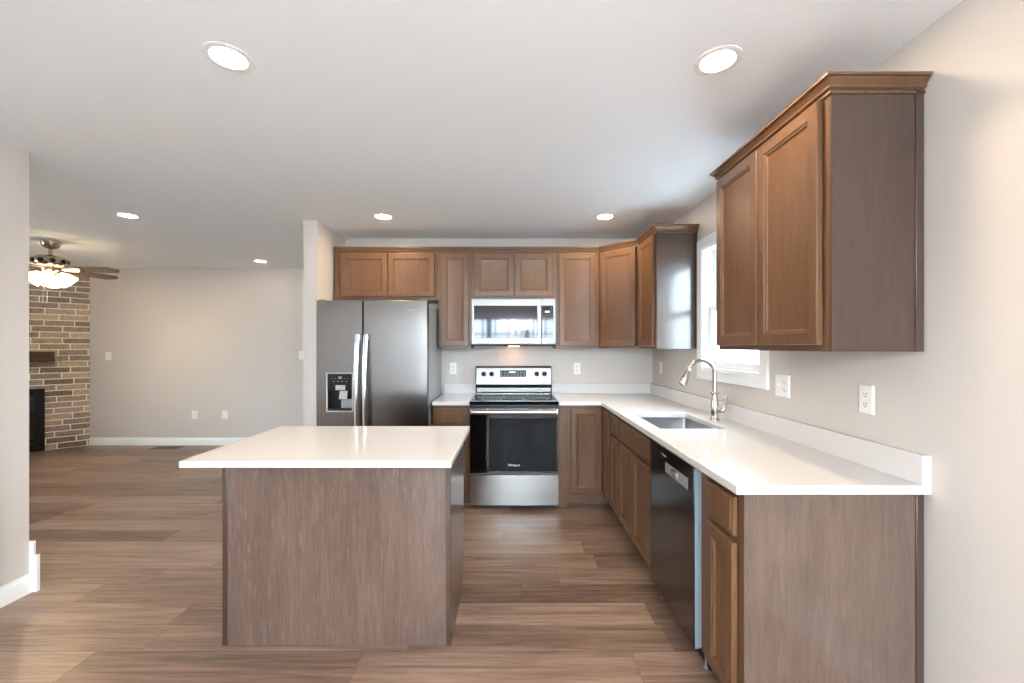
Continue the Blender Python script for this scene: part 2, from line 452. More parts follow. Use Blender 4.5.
def baseboard(name, path):
    prof = [(0, 0), (0.62, 0), (0.62, 3.0), (0.5, 3.4), (0.3, 3.7), (0.25, 4.2), (0, 4.2)]
    return structure(MB().sweep(prof, path).build(name, 'trim', ang=20))
baseboard('baseboard_far', [(-234, YF), (-71.8, YF)])
baseboard('baseboard_partition', [(-71.8, YF - 0.7), (-71.8, 144.5), (-66.9, 144.5), (-66.9, 147)])
baseboard('baseboard_left', [(-107.5, 87), (-107.5, 93.5), (-113, 93.5)])
structure(MB().box(-107.5, -106.7, 83, 87.0, 0, 84).box(-107.5, -106.5, 83.4, 84.2, 0, 84).build('trim_1', 'trim', bevel=0.1))
structure(MB().box(-108.4, -105.9, 93.5, 94.3, 0, 8.2).box(-108.2, -106.7, 93.5, 94.2, 8.2, 11.2).build('trim_2', 'trim', bevel=0.1))
baseboard('baseboard_right', [(XW, 57.0), (XW, -110)])

# window over the sink
win = structure(MB().cells([WY0 - 2.8, WY0, WY1, WY1 + 2.8], [WZ0 - 2.8, WZ0, WZ1, WZ1 + 2.8], lambda u, v: not (WY0 < u < WY1 and WZ0 < v < WZ1), XW - 0.75, XW, 'yzx').build('window_1', 'trim', bevel=0.12))
MB().cells([WY0, WY0 + 0.6, WY1 - 0.6, WY1], [WZ0, WZ0 + 0.6, WZ1 - 0.6, WZ1], lambda u, v: not (WY0 + .6 < u < WY1 - .6 and WZ0 + .6 < v < WZ1 - .6), XW - 0.4, XW + 4.9, 'yzx').build('jamb', 'trim', win)
def sash(z0, z1, x0, x1):
    a, b = WY0 + 0.6, WY1 - 0.6
    f = MB().cells([a, a + 1.8, b - 1.8, b], [z0, z0 + 1.9, z1 - 1.6, z1], lambda u, v: not (a + 1.8 < u < b - 1.8 and z0 + 1.9 < v < z1 - 1.6), x0, x1, 'yzx').build('sash', 'vinyl', win, bevel=0.08)
    MB().box((x0 + x1) / 2 - .06, (x0 + x1) / 2 + .06, a + 1.8, b - 1.8, z0 + 1.9, z1 - 1.6).build('glass', 'glass', f)
sash(WZ0 + .6, 66.6, XW + 1.4, XW + 2.7)
sash(65.0, WZ1 - .6, XW + 2.9, XW + 4.2)
# dining-side windows behind the camera
w2 = structure(MB().cells([BX0 - 2.8, BX0, BX1, BX1 + 2.8], [BZ0 - 2.8, BZ0, BZ1, BZ1 + 2.8], lambda u, v: not (BX0 < u < BX1 and BZ0 < v < BZ1), -110, -109.25, 'xzy').build('window_2', 'trim'))
fr2 = MB()
for i in range(4):
    x = BX0 + (BX1 - BX0) * i / 3
    fr2.box(max(x - 2.4, BX0), min(x + 2.4, BX1), -114, -111, BZ0, BZ1)
for z in (BZ0, 49.5, BZ1 - 3): fr2.box(BX0, BX1, -113.9, -111.1, z, z + 3)
fr2.build('window_frame', 'vinyl', w2)
mu = MB()
for i in range(9):
    x = BX0 + (BX1 - BX0) * (i + 0.5) / 9
    if i % 3 != 1 or True: mu.box(x - .7, x + .7, -113, -112.2, BZ0, BZ1)
for z in (34, 67): mu.box(BX0, BX1, -112.95, -112.25, z - .7, z + .7)
mu.build('muntins', 'vinyl', w2)
MB().box(BX0, BX1, -112.65, -112.55, BZ0, BZ1).build('glass', 'glass', w2)
w3 = structure(MB().cells([68, 70, 110, 112], [26, 29, 55, 57, 83, 86], lambda u, v: not ((70 < u < 110) and (29 < v < 55 or 57 < v < 83)), -280, -277, 'yzx').build('added_fill_window', 'vinyl'))  # unseen window, added as an extra opening for fill daylight
MB().box(-278.6, -278.5, 68, 112, 26, 86).build('glass', 'glass', w3)
# outside
structure(MB().box(-3000, 3000, -3000, 3000, -40, -39).build('ground', 'ground'))
fe = thing('fence', (150, 110, -39), 'pale board fence outside, seen through the sink window', 'fence')
MB().box(150, 151, 20, 206, -39, 58).build('boards', 'fence', fe)
for k in range(20):
    MB().box(149, 150, 24 + k * 9, 25.3 + k * 9, -39, 58).build('batten', 'batten', fe)
f_ = MB()
for z in (-20, 15, 50): f_.box(151, 152.5, 20, 206, z, z + 3)
f_.build('rails', 'fence', fe)

# ------------------------------------------------------------------ cabinets
DOOR = [(0, 0), (0, .6), (.14, .75), (1.85, .75), (1.95, .6), (2.2, .56), (2.4, .3), (2.6, .26)]
SLAB = [(0, 0), (0, .52), (.14, .62), (.5, .64), (.58, .75)]
XF = 31.7          # face of the right-hand base run
YC = 143.5         # face of the back base run
def door(parent, O, U, N, w, h, name='door'):
    O = Vector(O) + Vector(N).normalized() * .2      # door hangs a hair off the face frame
    return MB().panel(O, U, N, w, h, DOOR).build(name, 'wood', parent, ang=15)
def drawer(parent, O, U, N, w, h):
    O = Vector(O) + Vector(N).normalized() * .2
    return MB().panel(O, U, N, w, h, SLAB).build('drawer_front', 'wood', parent, ang=15)
SX, SN = (0, 1, 0), (-1, 0, 0)      # right-hand run: along Y, facing -X
BX, BN = (1, 0, 0), (0, -1, 0)      # back run: along X, facing the camera
DZ0, DZ1, RZ0, RZ1 = 4.9, 27.2, 28.2, 33.6
TOP = 34.75

def base_right(y0, y1, label, doors, drawers, kick=True, box_top=TOP - 0.02):
    t = thing('base_cabinet', (XF, (y0 + y1) / 2, 0), label, 'cabinet', 'base cabinets')
    MB().box(XF, XW - .05, y0, y1, 4, box_top).build('carcass', 'wood', t)
    MB().box(XF + 3, XF + 3.6, y0, y1, 0, 4).build('toe_kick', 'kick', t)
    for a, b in doors: door(t, (XF, a, DZ0), SX, SN, b - a, DZ1 - DZ0)
    for a, b in drawers: drawer(t, (XF, a, RZ0), SX, SN, b - a, RZ1 - RZ0)
    return t
endc = base_right(57.55, 70.2, 'narrow brown base cabinet at the near end of the counter, beside the dishwasher', [(58.75, 66.8)], [(58.75, 66.8)])
pn = MB().box(XF, 55.0, 57.3, 57.55, 0, TOP - .02).build('end_panel', 'veneer', endc)
pn['label'] = 'grey-brown veneer end panel'
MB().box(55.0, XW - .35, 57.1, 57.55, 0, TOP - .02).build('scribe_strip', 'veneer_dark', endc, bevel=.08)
# sink base is open inside so the bowl hangs free
sb = thing('base_cabinet', (XF, 107, 0), 'wide brown sink base cabinet with a false front and two doors, beyond the dishwasher', 'cabinet', 'base cabinets')
MB().cells([XF, XF + .75, XW - .05 - .75, XW - .05], [92.9, 93.65, 120.95, 121.65], lambda u, v: not (XF + .75 < u < XW - .8 and 93.65 < v < 120.95), 4, TOP - .02).box(XF + .5, XW - .5, 93.2, 121.3, 4, 4.7).build('carcass', 'wood', sb)
MB().box(XF + 3, XF + 3.6, 92.9, 121.65, 0, 4).build('toe_kick', 'kick', sb)
door(sb, (XF, 94.6, DZ0), SX, SN, 13.2, DZ1 - DZ0)
door(sb, (XF, 108.05, DZ0), SX, SN, 13.2, DZ1 - DZ0)
drawer(sb, (XF, 94.6, RZ0), SX, SN, 26.65, RZ1 - RZ0)
base_right(121.75, 133.2, 'narrow brown drawer base cabinet between the sink base and the corner cabinet', [(122.6, 132.5)], [(122.6, 132.5)])
# corner unit, L-shaped
cc = thing('corner_base_cabinet', (40, 155, 0), 'brown L-shaped corner base cabinet where the two counter runs meet', 'cabinet', 'base cabinets')
MB().prism([(19.0, YC), (XF, YC), (XF, 133.3), (XW - .05, 133.3), (XW - .05, YB - .05), (19.0, YB - .05)], 4, TOP - .02).build('carcass', 'wood', cc)
MB().box(19.0, XF + 3, YC + 3, YC + 3.6, 0, 4).box(XF + 3, XF + 3.6, 133.3, YC + 3, 0, 4).build('toe_kick', 'kick', cc)
door(cc, (20.0, YC, DZ0), BX, BN, 10.6, RZ1 - DZ0)
door(cc, (XF, 134.1, DZ0), SX, SN, 8.3, RZ1 - DZ0)
MB().box(15.85, 18.95, YC - .02, YC + .73, 0, TOP - .02).box(15.85, 16.6, YC + .73, YB - .05, 0, TOP - .02).build('filler_panel', 'wood', cc)
# small unit between the refrigerator and the range
cl = thing('base_cabinet', (-20.7, YC, 0), 'small brown base cabinet squeezed between refrigerator and range', 'cabinet', 'base cabinets')
MB().box(-26.9, -14.5, YC, YB - .05, 4, TOP - .02).build('carcass', 'wood', cl)
MB().box(-26.9, -14.5, YC + 3, YC + 3.6, 0, 4).build('toe_kick', 'kick', cl)
door(cl, (-26.1, YC, DZ0), BX, BN, 10.6, DZ1 - DZ0)
drawer(cl, (-26.1, YC, RZ0), BX, BN, 10.6, RZ1 - RZ0)

# upper cabinets along the back wall
YU, UZ0, UZ1 = 156.0, 54.0, 90.0
def upper_back(x0, x1, z0, label, doors):
    t = thing('upper_cabinet', ((x0 + x1) / 2, YU, z0), label, 'cabinet', 'upper cabinets')
    MB().box(x0, x1, YU, YB - .05, z0, UZ1).build('carcass', 'wood', t)
    for a, b in doors: door(t, (a, YU, z0 + (1.3 if z0 > 60 else .9)), BX, BN, b - a, 89.1 - z0 - (1.3 if z0 > 60 else .9))
    return t
upper_back(-65.7, -27.35, 71.9, 'short two-door brown upper cabinet above the stainless refrigerator', [(-63.4, -46.1), (-45.7, -28.7)])
upper_back(-27.3, -15.3, UZ0, 'tall narrow brown upper cabinet between refrigerator cabinet and microwave', [(-26.3, -15.95)])
upper_back(-15.2, 16.2, 72.0, 'short two-door brown upper cabinet above the microwave', [(-13.9, .75), (1.05, 15.0)])
upper_back(16.3, 32.3, UZ0, 'tall single-door brown upper cabinet right of the microwave', [(17.4, 30.9)])
# diagonal corner unit
dc = thing('corner_upper_cabinet', (38, 150, UZ0), 'diagonal-fronted brown upper cabinet in the kitchen corner', 'cabinet', 'upper cabinets')
XU = 43.9
MB().prism([(32.4, YB - .05), (XW - .05, YB - .05), (XW - .05, 144.5), (XU, 144.5), (32.4, YU)], UZ0, UZ1).build('carcass', 'wood', dc)
dd = Vector((XU - 32.4, 144.5 - YU, 0)); dl = dd.length; dd.normalize(); dn = Vector((-dd.y * -1, -dd.x, 0))
dn = Vector((dd.y, -dd.x, 0))
door(dc, Vector((32.4, YU, UZ0 + .9)) + dd * 1.1, dd, dn, dl - 2.2, 34.2)
# right leg of the corner
XN = 43.6        # the near cabinet stands a touch prouder
def upper_right(y0, y1, label, doors, XU=XU):
    t = thing('upper_cabinet', (XU, (y0 + y1) / 2, UZ0), label, 'cabinet', 'upper cabinets')
    MB().box(XU, XW - .05, y0, y1, UZ0, UZ1).build('carcass', 'wood', t)
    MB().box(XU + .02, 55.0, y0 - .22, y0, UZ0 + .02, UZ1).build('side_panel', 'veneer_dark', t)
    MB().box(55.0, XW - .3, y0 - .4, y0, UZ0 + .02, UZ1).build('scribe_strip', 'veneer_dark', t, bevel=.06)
    for a, b in doors: door(t, (XU, a, UZ0 + .9), SX, SN, b - a, 34.2)
    return t
upper_right(127.7, 144.4, 'brown upper cabinet on the far side of the sink window', [(128.8, 143.2)])
nu = upper_right(57.55, 88.4, 'large two-door brown upper cabinet at right foreground, on the near side of the window', [(58.75, 73.1), (73.4, 87.8)], XN)
CROWN = [(.02, 89.2), (.35, 89.2), (.35, 89.52), (.16, 89.58), (.16, 89.74), (.55, 89.95), (.58, 90.2), (.42, 90.26), (1.0, 90.95), (1.02, 91.1), (1.35, 91.12), (1.35, 91.5), (.02, 91.5)]
MB().sweep(CROWN, [(XW - .1, 88.45), (XN, 88.45), (XN, 57.5), (XW - .1, 57.5)]).build('crown_molding', 'wood', nu, ang=20)
cr = MB().sweep(CROWN, [(-65.7, YU), (32.4, YU), (XU, 144.5), (XU, 127.45), (XW - .1, 127.45)]).build('crown_molding', 'wood', ang=20)
tag(cr, 'brown crown molding running along the tops of the back wall upper cabinets', 'molding')

# ------------------------------------------------------------------ countertops
SK = (33.9, 48.7, 95.7, 117.8)        # sink cut-out
ct = thing('countertop', (40, 112, TOP), 'white quartz L-shaped countertop with sink cut-out along the right wall', 'countertop')
xs = [15.9, 30.15, SK[0], SK[1], XW - .02]; ys = [56.4, SK[2], SK[3], 142.0, YB - .02]
MB().cells(xs, ys, lambda x, y: (x > 30.15 or y > 142.0) and not (SK[0] < x < SK[1] and SK[2] < y < SK[3]), TOP, 36.0).build('slab', 'quartz', ct, bevel=.12)
MB().box(XW - 1.25, XW - .02, 56.4, YB - .02, 36, 40).build('backsplash', 'quartz', ct, bevel=.08)
MB().box(15.9, XW - 1.25, YB - 1.25, YB - .02, 36, 40).build('backsplash', 'quartz', ct, bevel=.08)
c2 = thing('countertop', (-20.7, 155, TOP), 'small white quartz countertop piece between refrigerator and range', 'countertop')
MB().box(-27.1, -14.4, 142.0, YB - .02, TOP, 36).build('slab', 'quartz', c2, bevel=.12)
MB().box(-27.1, -14.4, YB - 1.25, YB - .02, 36, 40).build('backsplash', 'quartz', c2, bevel=.08)

# ------------------------------------------------------------------ island
isl = thing('kitchen_island', (-32, 87, 0), 'brown wooden kitchen island base with a plain panel facing the camera', 'island')
IX0, IX1, IY0, IY1 = -53.0, -11.2, 76.9, 97.3
MB().box(IX0 + .4, IX1 - .3, IY0 + .3, IY1, 4, 34.85).build('carcass', 'wood', isl)
MB().box(IX0 + .9, IX1 - .9, IY0, IY0 + .3, 0.02, 34.85).build('back_panel', 'veneer_figured', isl)
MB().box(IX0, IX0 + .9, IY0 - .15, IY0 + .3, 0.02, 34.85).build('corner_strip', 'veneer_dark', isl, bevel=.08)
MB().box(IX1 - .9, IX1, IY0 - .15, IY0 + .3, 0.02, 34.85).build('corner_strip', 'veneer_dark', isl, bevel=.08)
for x0, x1 in ((IX0, IX0 + .4), (IX1 - .3, IX1)):
    MB().loops([[(x, IY0 + .3, .02), (x, 94.2, .02), (x, 94.2, 4.3), (x, IY1, 4.3), (x, IY1, 34.85), (x, IY0 + .3, 34.85)] for x in (x0, x1)]).build('side_panel', 'veneer', isl)
MB().box(IX0 + .4, IX1 - .3, 93.6, 94.2, 0.02, 4).build('toe_kick', 'kick', isl)
for k in range(3):
    a = IX0 + 1 + k * 13.4
    O = Vector((a, IY1, DZ0))
    MB().panel(O, (1, 0, 0), (0, 1, 0), 12.8, DZ1 - DZ0, DOOR).build('door', 'wood', isl, ang=15)
    MB().panel(Vector((a, IY1, RZ0)), (1, 0, 0), (0, 1, 0), 12.8, RZ1 - RZ0, SLAB).build('drawer_front', 'wood', isl, ang=15)
tag(MB().box(-54.4, -9.9, 68.5, 98.8, 34.87, 36).build('island_countertop', 'quartz', bevel=.14), 'white quartz slab on the kitchen island, overhanging toward the camera', 'countertop')

# ------------------------------------------------------------------ sink and faucet
sk = thing('sink', (41, 106.7, 27), 'undermount stainless sink bowl in the white countertop', 'sink')
def rrect(x0, x1, y0, y1, r, z, n=5):
    pts = []
    for cx, cy, a0 in ((x1 - r, y1 - r, 0), (x0 + r, y1 - r, 90), (x0 + r, y0 + r, 180), (x1 - r, y0 + r, 270)):
        for k in range(n + 1):
            a = math.radians(a0 + 90 * k / n); pts.append((cx + r * math.cos(a), cy + r * math.sin(a), z))
    return pts
x0, x1, y0, y1 = SK[0] - .15, SK[1] + .15, SK[2] - .15, SK[3] + .15
MB().loops([rrect(x0 - .9, x1 + .9, y0 - .9, y1 + .9, 1.4, 34.6), rrect(x0 - .9, x1 + .9, y0 - .9, y1 + .9, 1.4, 34.72), rrect(x0, x1, y0, y1, .9, 34.72), rrect(x0 + .2, x1 - .2, y0 + .2, y1 - .2, .9, 28.2), rrect(x0 + .7, x1 - .7, y0 + .7, y1 - .7, .9, 27.3), rrect(x0 + 4, x1 - 4, y0 + 4, y1 - 4, .9, 27.1)], cap0=False).build('bowl', 'steel_sink', sk, ang=50)
MB().lathe((41, 106.7, 27.15), [(1.7, 0), (1.7, .12), (1.3, .16), (1.0, .05)]).build('drain', 'steel_bright', sk)
fx, fy = 51.6, 106.9
fa = thing('faucet', (fx, fy, 36), 'brushed nickel gooseneck pull-down faucet behind the sink', 'faucet')
MB().lathe((fx, fy, 36.0), [(1.15, 0), (1.15, .25), (.95, .45), (.88, .9), (.92, 1.6), (1.05, 2.6), (1.05, 3.3), (.95, 4.2), (.72, 5.6), (.6, 6.4), (.62, 6.6)], 28).build('body', 'nickel', fa, ang=50)
MB().lathe((fx, fy, 42.55), [(.6, 0), (1.0, .06), (1.08, .25), (1.0, .45), (.6, .5)], 28).build('collar', 'nickel', fa)
arc = [(fx, fy, 42.9), (fx, fy, 45), (fx, fy, 47.9)]
R = 3.35
for k in range(1, 16):
    a = math.radians(k * 10.9)
    arc.append((fx - R + R * math.cos(a), fy, 47.9 + R * math.sin(a)))
tip = Vector(arc[-1]); dirn = (Vector(arc[-1]) - Vector(arc[-2])).normalized()
MB().tube(arc, [.56] * len(arc), 18).build('spout', 'nickel', fa, ang=60)
MB().lathe(tip, [(.6, -.1), (.68, .1), (.68, .3), (.56, .4), (.66, .9), (.84, 2.2), (.95, 3.7), (.97, 4.3), (.82, 4.45), (.7, 4.3)], 24, dirn).build('spray_head', 'nickel', fa, ang=50)
MB().tube([(fx + .4, fy - .4, 38.7), (fx + 1.3, fy - 1.3, 38.7), (fx + 1.6, fy - 1.6, 38.75)], [.7, .85, .6], 16).build('valve', 'nickel', fa, ang=50)
MB().tube([(fx + 1.45, fy - 1.45, 38.7), (fx + 1.65, fy - 1.65, 39.6), (fx + 1.75, fy - 1.75, 41.0), (fx + 1.85, fy - 1.85, 42.1), (fx + 1.85, fy - 1.85, 42.25)], [.45, .36, .4, .5, .25], 12).build('handle', 'nickel', fa, ang=60)

# ------------------------------------------------------------------ dishwasher
dw = thing('dishwasher', (XF, 81.5, 0), 'dark stainless dishwasher built in under the counter between sink base and end cabinet', 'dishwasher')
MB().box(XF + .3, 55.5, 70.7, 92.4, 3.7, TOP - .1).build('tub', 'grey_metal', dw)
MB().box(XF - .15, XF + .3, 70.5, 92.5, 4.2, 34.5).build('door_liner', 'grey_metal', dw)
DX = XF - 1.2
dd_ = MB().box(DX, DX + .2, 70.45, 92.5, 3.9, 34.35).build('door', 'black_steel', dw, bevel=.06)
MB().box(DX + .2, XF - .15, 70.5, 92.45, 3.95, 34.3).build('door_edge', 'door_edge', dd_, bevel=.03)['label'] = 'blue-grey door edge'
MB().box(DX - .02, DX + .06, 72.8, 83.6, 29.8, 31.8).build('pocket_handle', 'silver', dd_, bevel=.03)['label'] = 'pale pocket handle strip'
MB().loops([[(DX - .03, 77.0, 30.0), (DX - .03, 79.6, 30.0), (DX - .03, 79.6, 31.6), (DX - .03, 77.0, 31.6)], [(DX - .5, 77.3, 30.9), (DX - .5, 79.3, 30.9), (DX - .5, 79.3, 31.5), (DX - .5, 77.3, 31.5)]]).build('latch', 'steel_bright', dd_)
lettering('Whirlpool', 'logo_letters', 0.6, (DX - .02, 84.4, 32.9), (H90, 0, -H90), dd_, depth=.04)
MB().box(XF + 1.5, XF + 2, 70.6, 92.4, 0.3, 3.8).build('toe_panel', 'black_soft', dw)
for y in (71.5, 91.5): MB().lathe((XF + 1.3, y, 0), [(.4, 0), (.4, .25), (.16, .3), (.16, 3.8)], 12).build('leveling_foot', 'grey_metal', dw)

# ------------------------------------------------------------------ refrigerator
FX0, FX1, FY0 = -63.3, -27.4, 135.9
rf = thing('refrigerator', (-45.3, 150, 0), 'stainless side-by-side refrigerator with ice dispenser, left of the small counter', 'refrigerator')
MB().box(FX0 + .15, FX1 - .6, FY0 + 2.9, YB - 2, 1.0, 68.8).build('case', 'grey_metal', rf, bevel=.2)
MB().box(FX0 + .6, FX1 - .6, FY0 + 3.2, YB - 4, 0.02, 1.0).build('base_grille', 'black', rf)
FS = -48.3
def fdoor(x0, x1, name, hole=None):
    y0, y1 = FY0, FY0 + 2.7
    if hole:
        a, b, c, d = hole
        m_ = MB().cells([x0, a, b, x1], [2.2, c, d, 69.6], lambda u, v: not (a < u < b and c < v < d), y0, y1, 'xzy')
        m_.box(a - .02, b + .02, y1 - .05, y1 - .02, c - .02, d + .02)
    else:
        # very slightly crowned front
        n = 10; front = []
        for k in range(n + 1):
            u = k / n; front.append((x0 + (x1 - x0) * u, y0 + .05 * (2 * u - 1) ** 6))
        poly = front + [(x1, y1), (x0, y1)]
        m_ = MB().prism(poly, 2.2, 69.6)
    return m_.build(name, 'steel_fridge', rf, bevel=.18)
HX0, HX1, HZ0, HZ1 = -60.1, -51.3, 33.5, 46.3
d1 = fdoor(FX0, FS - .22, 'freezer_door', (HX0 + .3, HX1 - .3, HZ0 + .3, HZ1 - .3))
d2 = fdoor(FS + .22, FX1, 'refrigerator_door')
MB().box(FX0 + .3, FS - .4, FY0 + 2.7, FY0 + 2.9, 2.5, 69.3).build('gasket', 'black_soft', d1)
MB().box(FS + .4, FX1 - .3, FY0 + 2.7, FY0 + 2.9, 2.5, 69.3).build('gasket', 'black_soft', d2)
def fhandle(x, par):
    n = 12; pts = []
    ls = []
    for k in range(n + 1):
        u = k / n; z = 20 + (58.6 - 20) * u
        out = 1.5 + 1.3 * (1 - (2 * u - 1) ** 2)
        y = FY0 - out
        hw = .72
        ls.append([(x - hw, y + .5, z), (x - hw * .9, y + .1, z), (x - hw * .4, y - .08, z), (x + hw * .4, y - .08, z), (x + hw * .9, y + .1, z), (x + hw, y + .5, z)])
    m_ = MB().loops(ls)
    for z in (20.6, 57.6): m_.box(x - .5, x + .5, FY0 - 1.5, FY0 + .05, z - .7, z + .7)
    return m_.build('handle', 'steel_bright', par, ang=60)
fhandle(FS - 1.35, d1); fhandle(FS + 1.35, d2)
# dispenser
ds = MB().cells([HX0, HX0 + .45, HX1 - .45, HX1], [HZ0, HZ0 + .45, HZ1 - .45, HZ1], lambda u, v: not (HX0 + .45 < u < HX1 - .45 and HZ0 + .45 < v < HZ1 - .45), FY0 - .22, FY0 + .1, 'xzy').build('dispenser', 'silver', d1, bevel=.12)
a, b = HX0 + .45, HX1 - .45
MB().box(a, b, FY0 - .1, FY0 + .6, 43.9, HZ1 - .45).build('dispenser_panel', 'black_glass', ds) if False else MB().box(a, b, FY0 - .12, FY0 + .5, 40.5, HZ1 - .45).build('control_panel', 'black', ds)
MB().loops([[(x, FY0 + 2.4, z) for x, z in ((a, 34.3), (b, 34.3), (b, 40.5), (a, 40.5))], [(x, FY0 + 2.5, z) for x, z in ((a, 34.3), (b, 34.3), (b, 40.5), (a, 40.5))]]).build('recess_back', 'black', ds)
MB().box(a, b, FY0 - .1, FY0 + 2.4, HZ0 + .35, HZ0 + .9).build('drip_tray', 'black', ds)
MB().box(-57, -53.9, FY0 - .3, FY0 + .3, 40.6, 42.2).build('ice_button', 'silver', ds, bevel=.1)
MB().loops([[(-55.9, FY0 + .5, 40.2), (-53.4, FY0 + .5, 40.2), (-53.4, FY0 + .7, 40.3), (-55.9, FY0 + .7, 40.3)], [(-56.1, FY0 + .1, 37.7), (-53.5, FY0 + .1, 37.7), (-53.5, FY0 + .35, 37.6), (-56.1, FY0 + .35, 37.6)]]).build('dispenser_lever', 'silver', ds)
MB().box(-55.9, -52.2, FY0 + 1.6, FY0 + 1.8, 34.6, 37.5).build('splash_plate', 'grey_metal', ds)
mk = MB()
for k in range(6): mk.box(-58.3 + k * .98, -57.95 + k * .98, FY0 - .14, FY0 - .11, 44.2, 44.4)
for k in range(4): mk.box(-58.0 + k * 1.35, -57.3 + k * 1.35, FY0 - .14, FY0 - .11, 43.3, 43.5)
mk.box(-56.2, -55.0, FY0 - .14, FY0 - .11, 44.2, 45.1)
mk.build('control_marks', 'mark', ds)
lettering('Whirlpool', 'logo_letters', 0.95, (-32.0, FY0 - .0, 66.6), (H90, 0, 0), d2, 'silver', .1)
for x in (FX0 + 1.5, FX1 - 1.5): MB().box(x - 1, x + 1, FY0 + .6, FY0 + 4.5, 68.8 if False else 69.62, 70.0).build('hinge_cover', 'grey_metal', rf, bevel=.1)

# ------------------------------------------------------------------ range
rg = thing('range', (.65, 154, 0), 'stainless electric range with black glass oven door, between the two back counters', 'range')
RX0, RX1, RY = -14.25, 15.6, 140.6
MB().box(RX0 + .1, RX1 - .1, RY + 1.3, 167.0, 1.3, 35.3).build('body', 'grey_metal', rg)
MB().box(RX0 + 1, RX1 - 1, RY + 3, 166, 0.02, 1.3).build('base', 'black_soft', rg)
MB().box(RX0, RX1, RY - .1, 163.4, 35.2, 36.35).build('cooktop', 'cooktop_glass', rg, bevel=.2)
tr_ = MB()
tr_.cells([RX0 + .05, RX0 + .6, RX1 - .6, RX1 - .05], [RY + .1, RY + .5, 162.6, 163.2], lambda u, v: not (RX0 + .6 < u < RX1 - .6 and RY + .5 < v < 162.6), 36.3, 36.5)
tr_.build('cooktop_trim', 'steel', rg)
for x, y, r in ((-7, 147, 3.6), (8.3, 147, 4.4), (-7, 157, 4.2), (8.3, 157, 3.2)):
    MB().lathe((x, y, 36.36), [(r, 0), (r, .02), (r - .18, .02), (r - .18, 0)], 40, cap=False).build('burner', 'ring', rg)
# backguard
bg = MB().loops([[(x, 163.2, 36), (x, 163.0, 39.3), (x, 162.8, 39.8), (x, 163.5, 46.6), (x, 164.6, 47.0), (x, 167.2, 47.0), (x, 167.2, 36)] for x in (RX0 + .15, RX1 - .15)]).build('backguard', 'black', rg, bevel=.1)
nrm = Vector((0, -6.8, .7)).normalized(); upv = Vector((0, .7, 6.8)).normalized()
def on_guard(x, h, off=0.0):
    """point on the tilted control face: h inches above its lower edge"""
    p = Vector((x, 162.8, 39.8)) + upv * h - Vector((0, 1, 0)) * 0 + nrm * off
    return p
def gplate(x0, x1, h0, h1, o0, o1): return MB().loops([[on_guard(x, h, o) for x, h in ((x0, h0), (x1, h0), (x1, h1), (x0, h1))] for o in (o0, o1)])
gp = gplate(RX0 + .4, RX1 - .4, .15, 6.5, -.05, .12).build('control_panel', 'steel_panel', bg, bevel=.05)
MB().box(RX0 + .5, RX1 - .5, 162.55, 163.1, 36.9, 38.9).build('lower_trim', 'steel_panel', bg, bevel=.3)
for x in (-11.0, -7.9, 9.6, 12.6):
    k = MB().lathe(on_guard(x, 4.25, .1), [(.95, 0), (.95, .12), (.8, .2), (.74, .9), (.6, 1.0)], 20, nrm); p = on_guard(x, 4.25, 1.1)
    k.build('knob', 'black', bg, ang=40)
dp = gplate(-4.6, 5.5, 3.1, 5.7, .1, .2).build('display', 'display', bg)
g_ = MB()
for k in range(3): g_.v += gplate(-.9 + k * .8, -.4 + k * .8, 4.7, 5.15, .2, .24).v; g_.f += [[i + 8 * k for i in f] for f in gplate(0, 1, 0, 1, 0, 1).f]
g_.build('digits', 'digits', dp)
for k in range(8):
    for hh in (3.5, 4.2, 4.9):
        xx = -4.2 + k * 1.25
        if -1.4 < xx < 1.9 and hh > 4: continue
        gplate(xx, xx + .4, hh, hh + .14, .2, .23).build('button_mark', 'mark', dp)
# front band, door, handle, drawer
MB().box(RX0 + .05, RX1 - .05, RY + .25, RY + 1.3, 33.9, 35.2).build('vent_band', 'black', rg)
od = MB().box(RX0 + .1, RX1 - .1, RY - .1, RY + 1.2, 12.2, 33.8).build('oven_door', 'black_glass', rg, bevel=.15)
MB().box(RX0 + 6.6, RX1 - .6, RY - .13, RY - .05, 13.0, 30.8).build('oven_window', 'oven_window', od)
hd = MB().box(RX0 + .1, RX1 - .1, RY - .28, RY + .1, 31.9, 33.9).build('top_trim', 'steel', od, bevel=.1)
n = 14; ls = []
for k in range(9):
    a_ = math.pi * k / 8
    ls.append((RY - 1.5 - .55 * math.sin(a_), 32.9 + .8 * math.cos(a_)))
MB().loops([[(x, y, z) for y, z in ls] for x in (RX0 + .8, RX1 - .8)]).box(RX0 + 1.2, RX0 + 2.2, RY - 1.6, RY - .2, 32.3, 33.5).box(RX1 - 2.2, RX1 - 1.2, RY - 1.6, RY - .2, 32.3, 33.5).build('handle', 'steel', od, ang=50)
lettering('Whirlpool', 'logo_letters', 0.95, (.65, RY - .16, 15.0), (H90, 0, 0), od, depth=.06)
poly = [(RX0 + .1 + (RX1 - RX0 - .2) * k / 12, RY + .0 - .35 * (1 - (2 * k / 12 - 1) ** 2)) for k in range(13)]
MB().prism(poly + [(RX1 - .1, RY + 1.2), (RX0 + .1, RY + 1.2)], 1.6, 11.7).build('storage_drawer', 'steel', rg, ang=30)

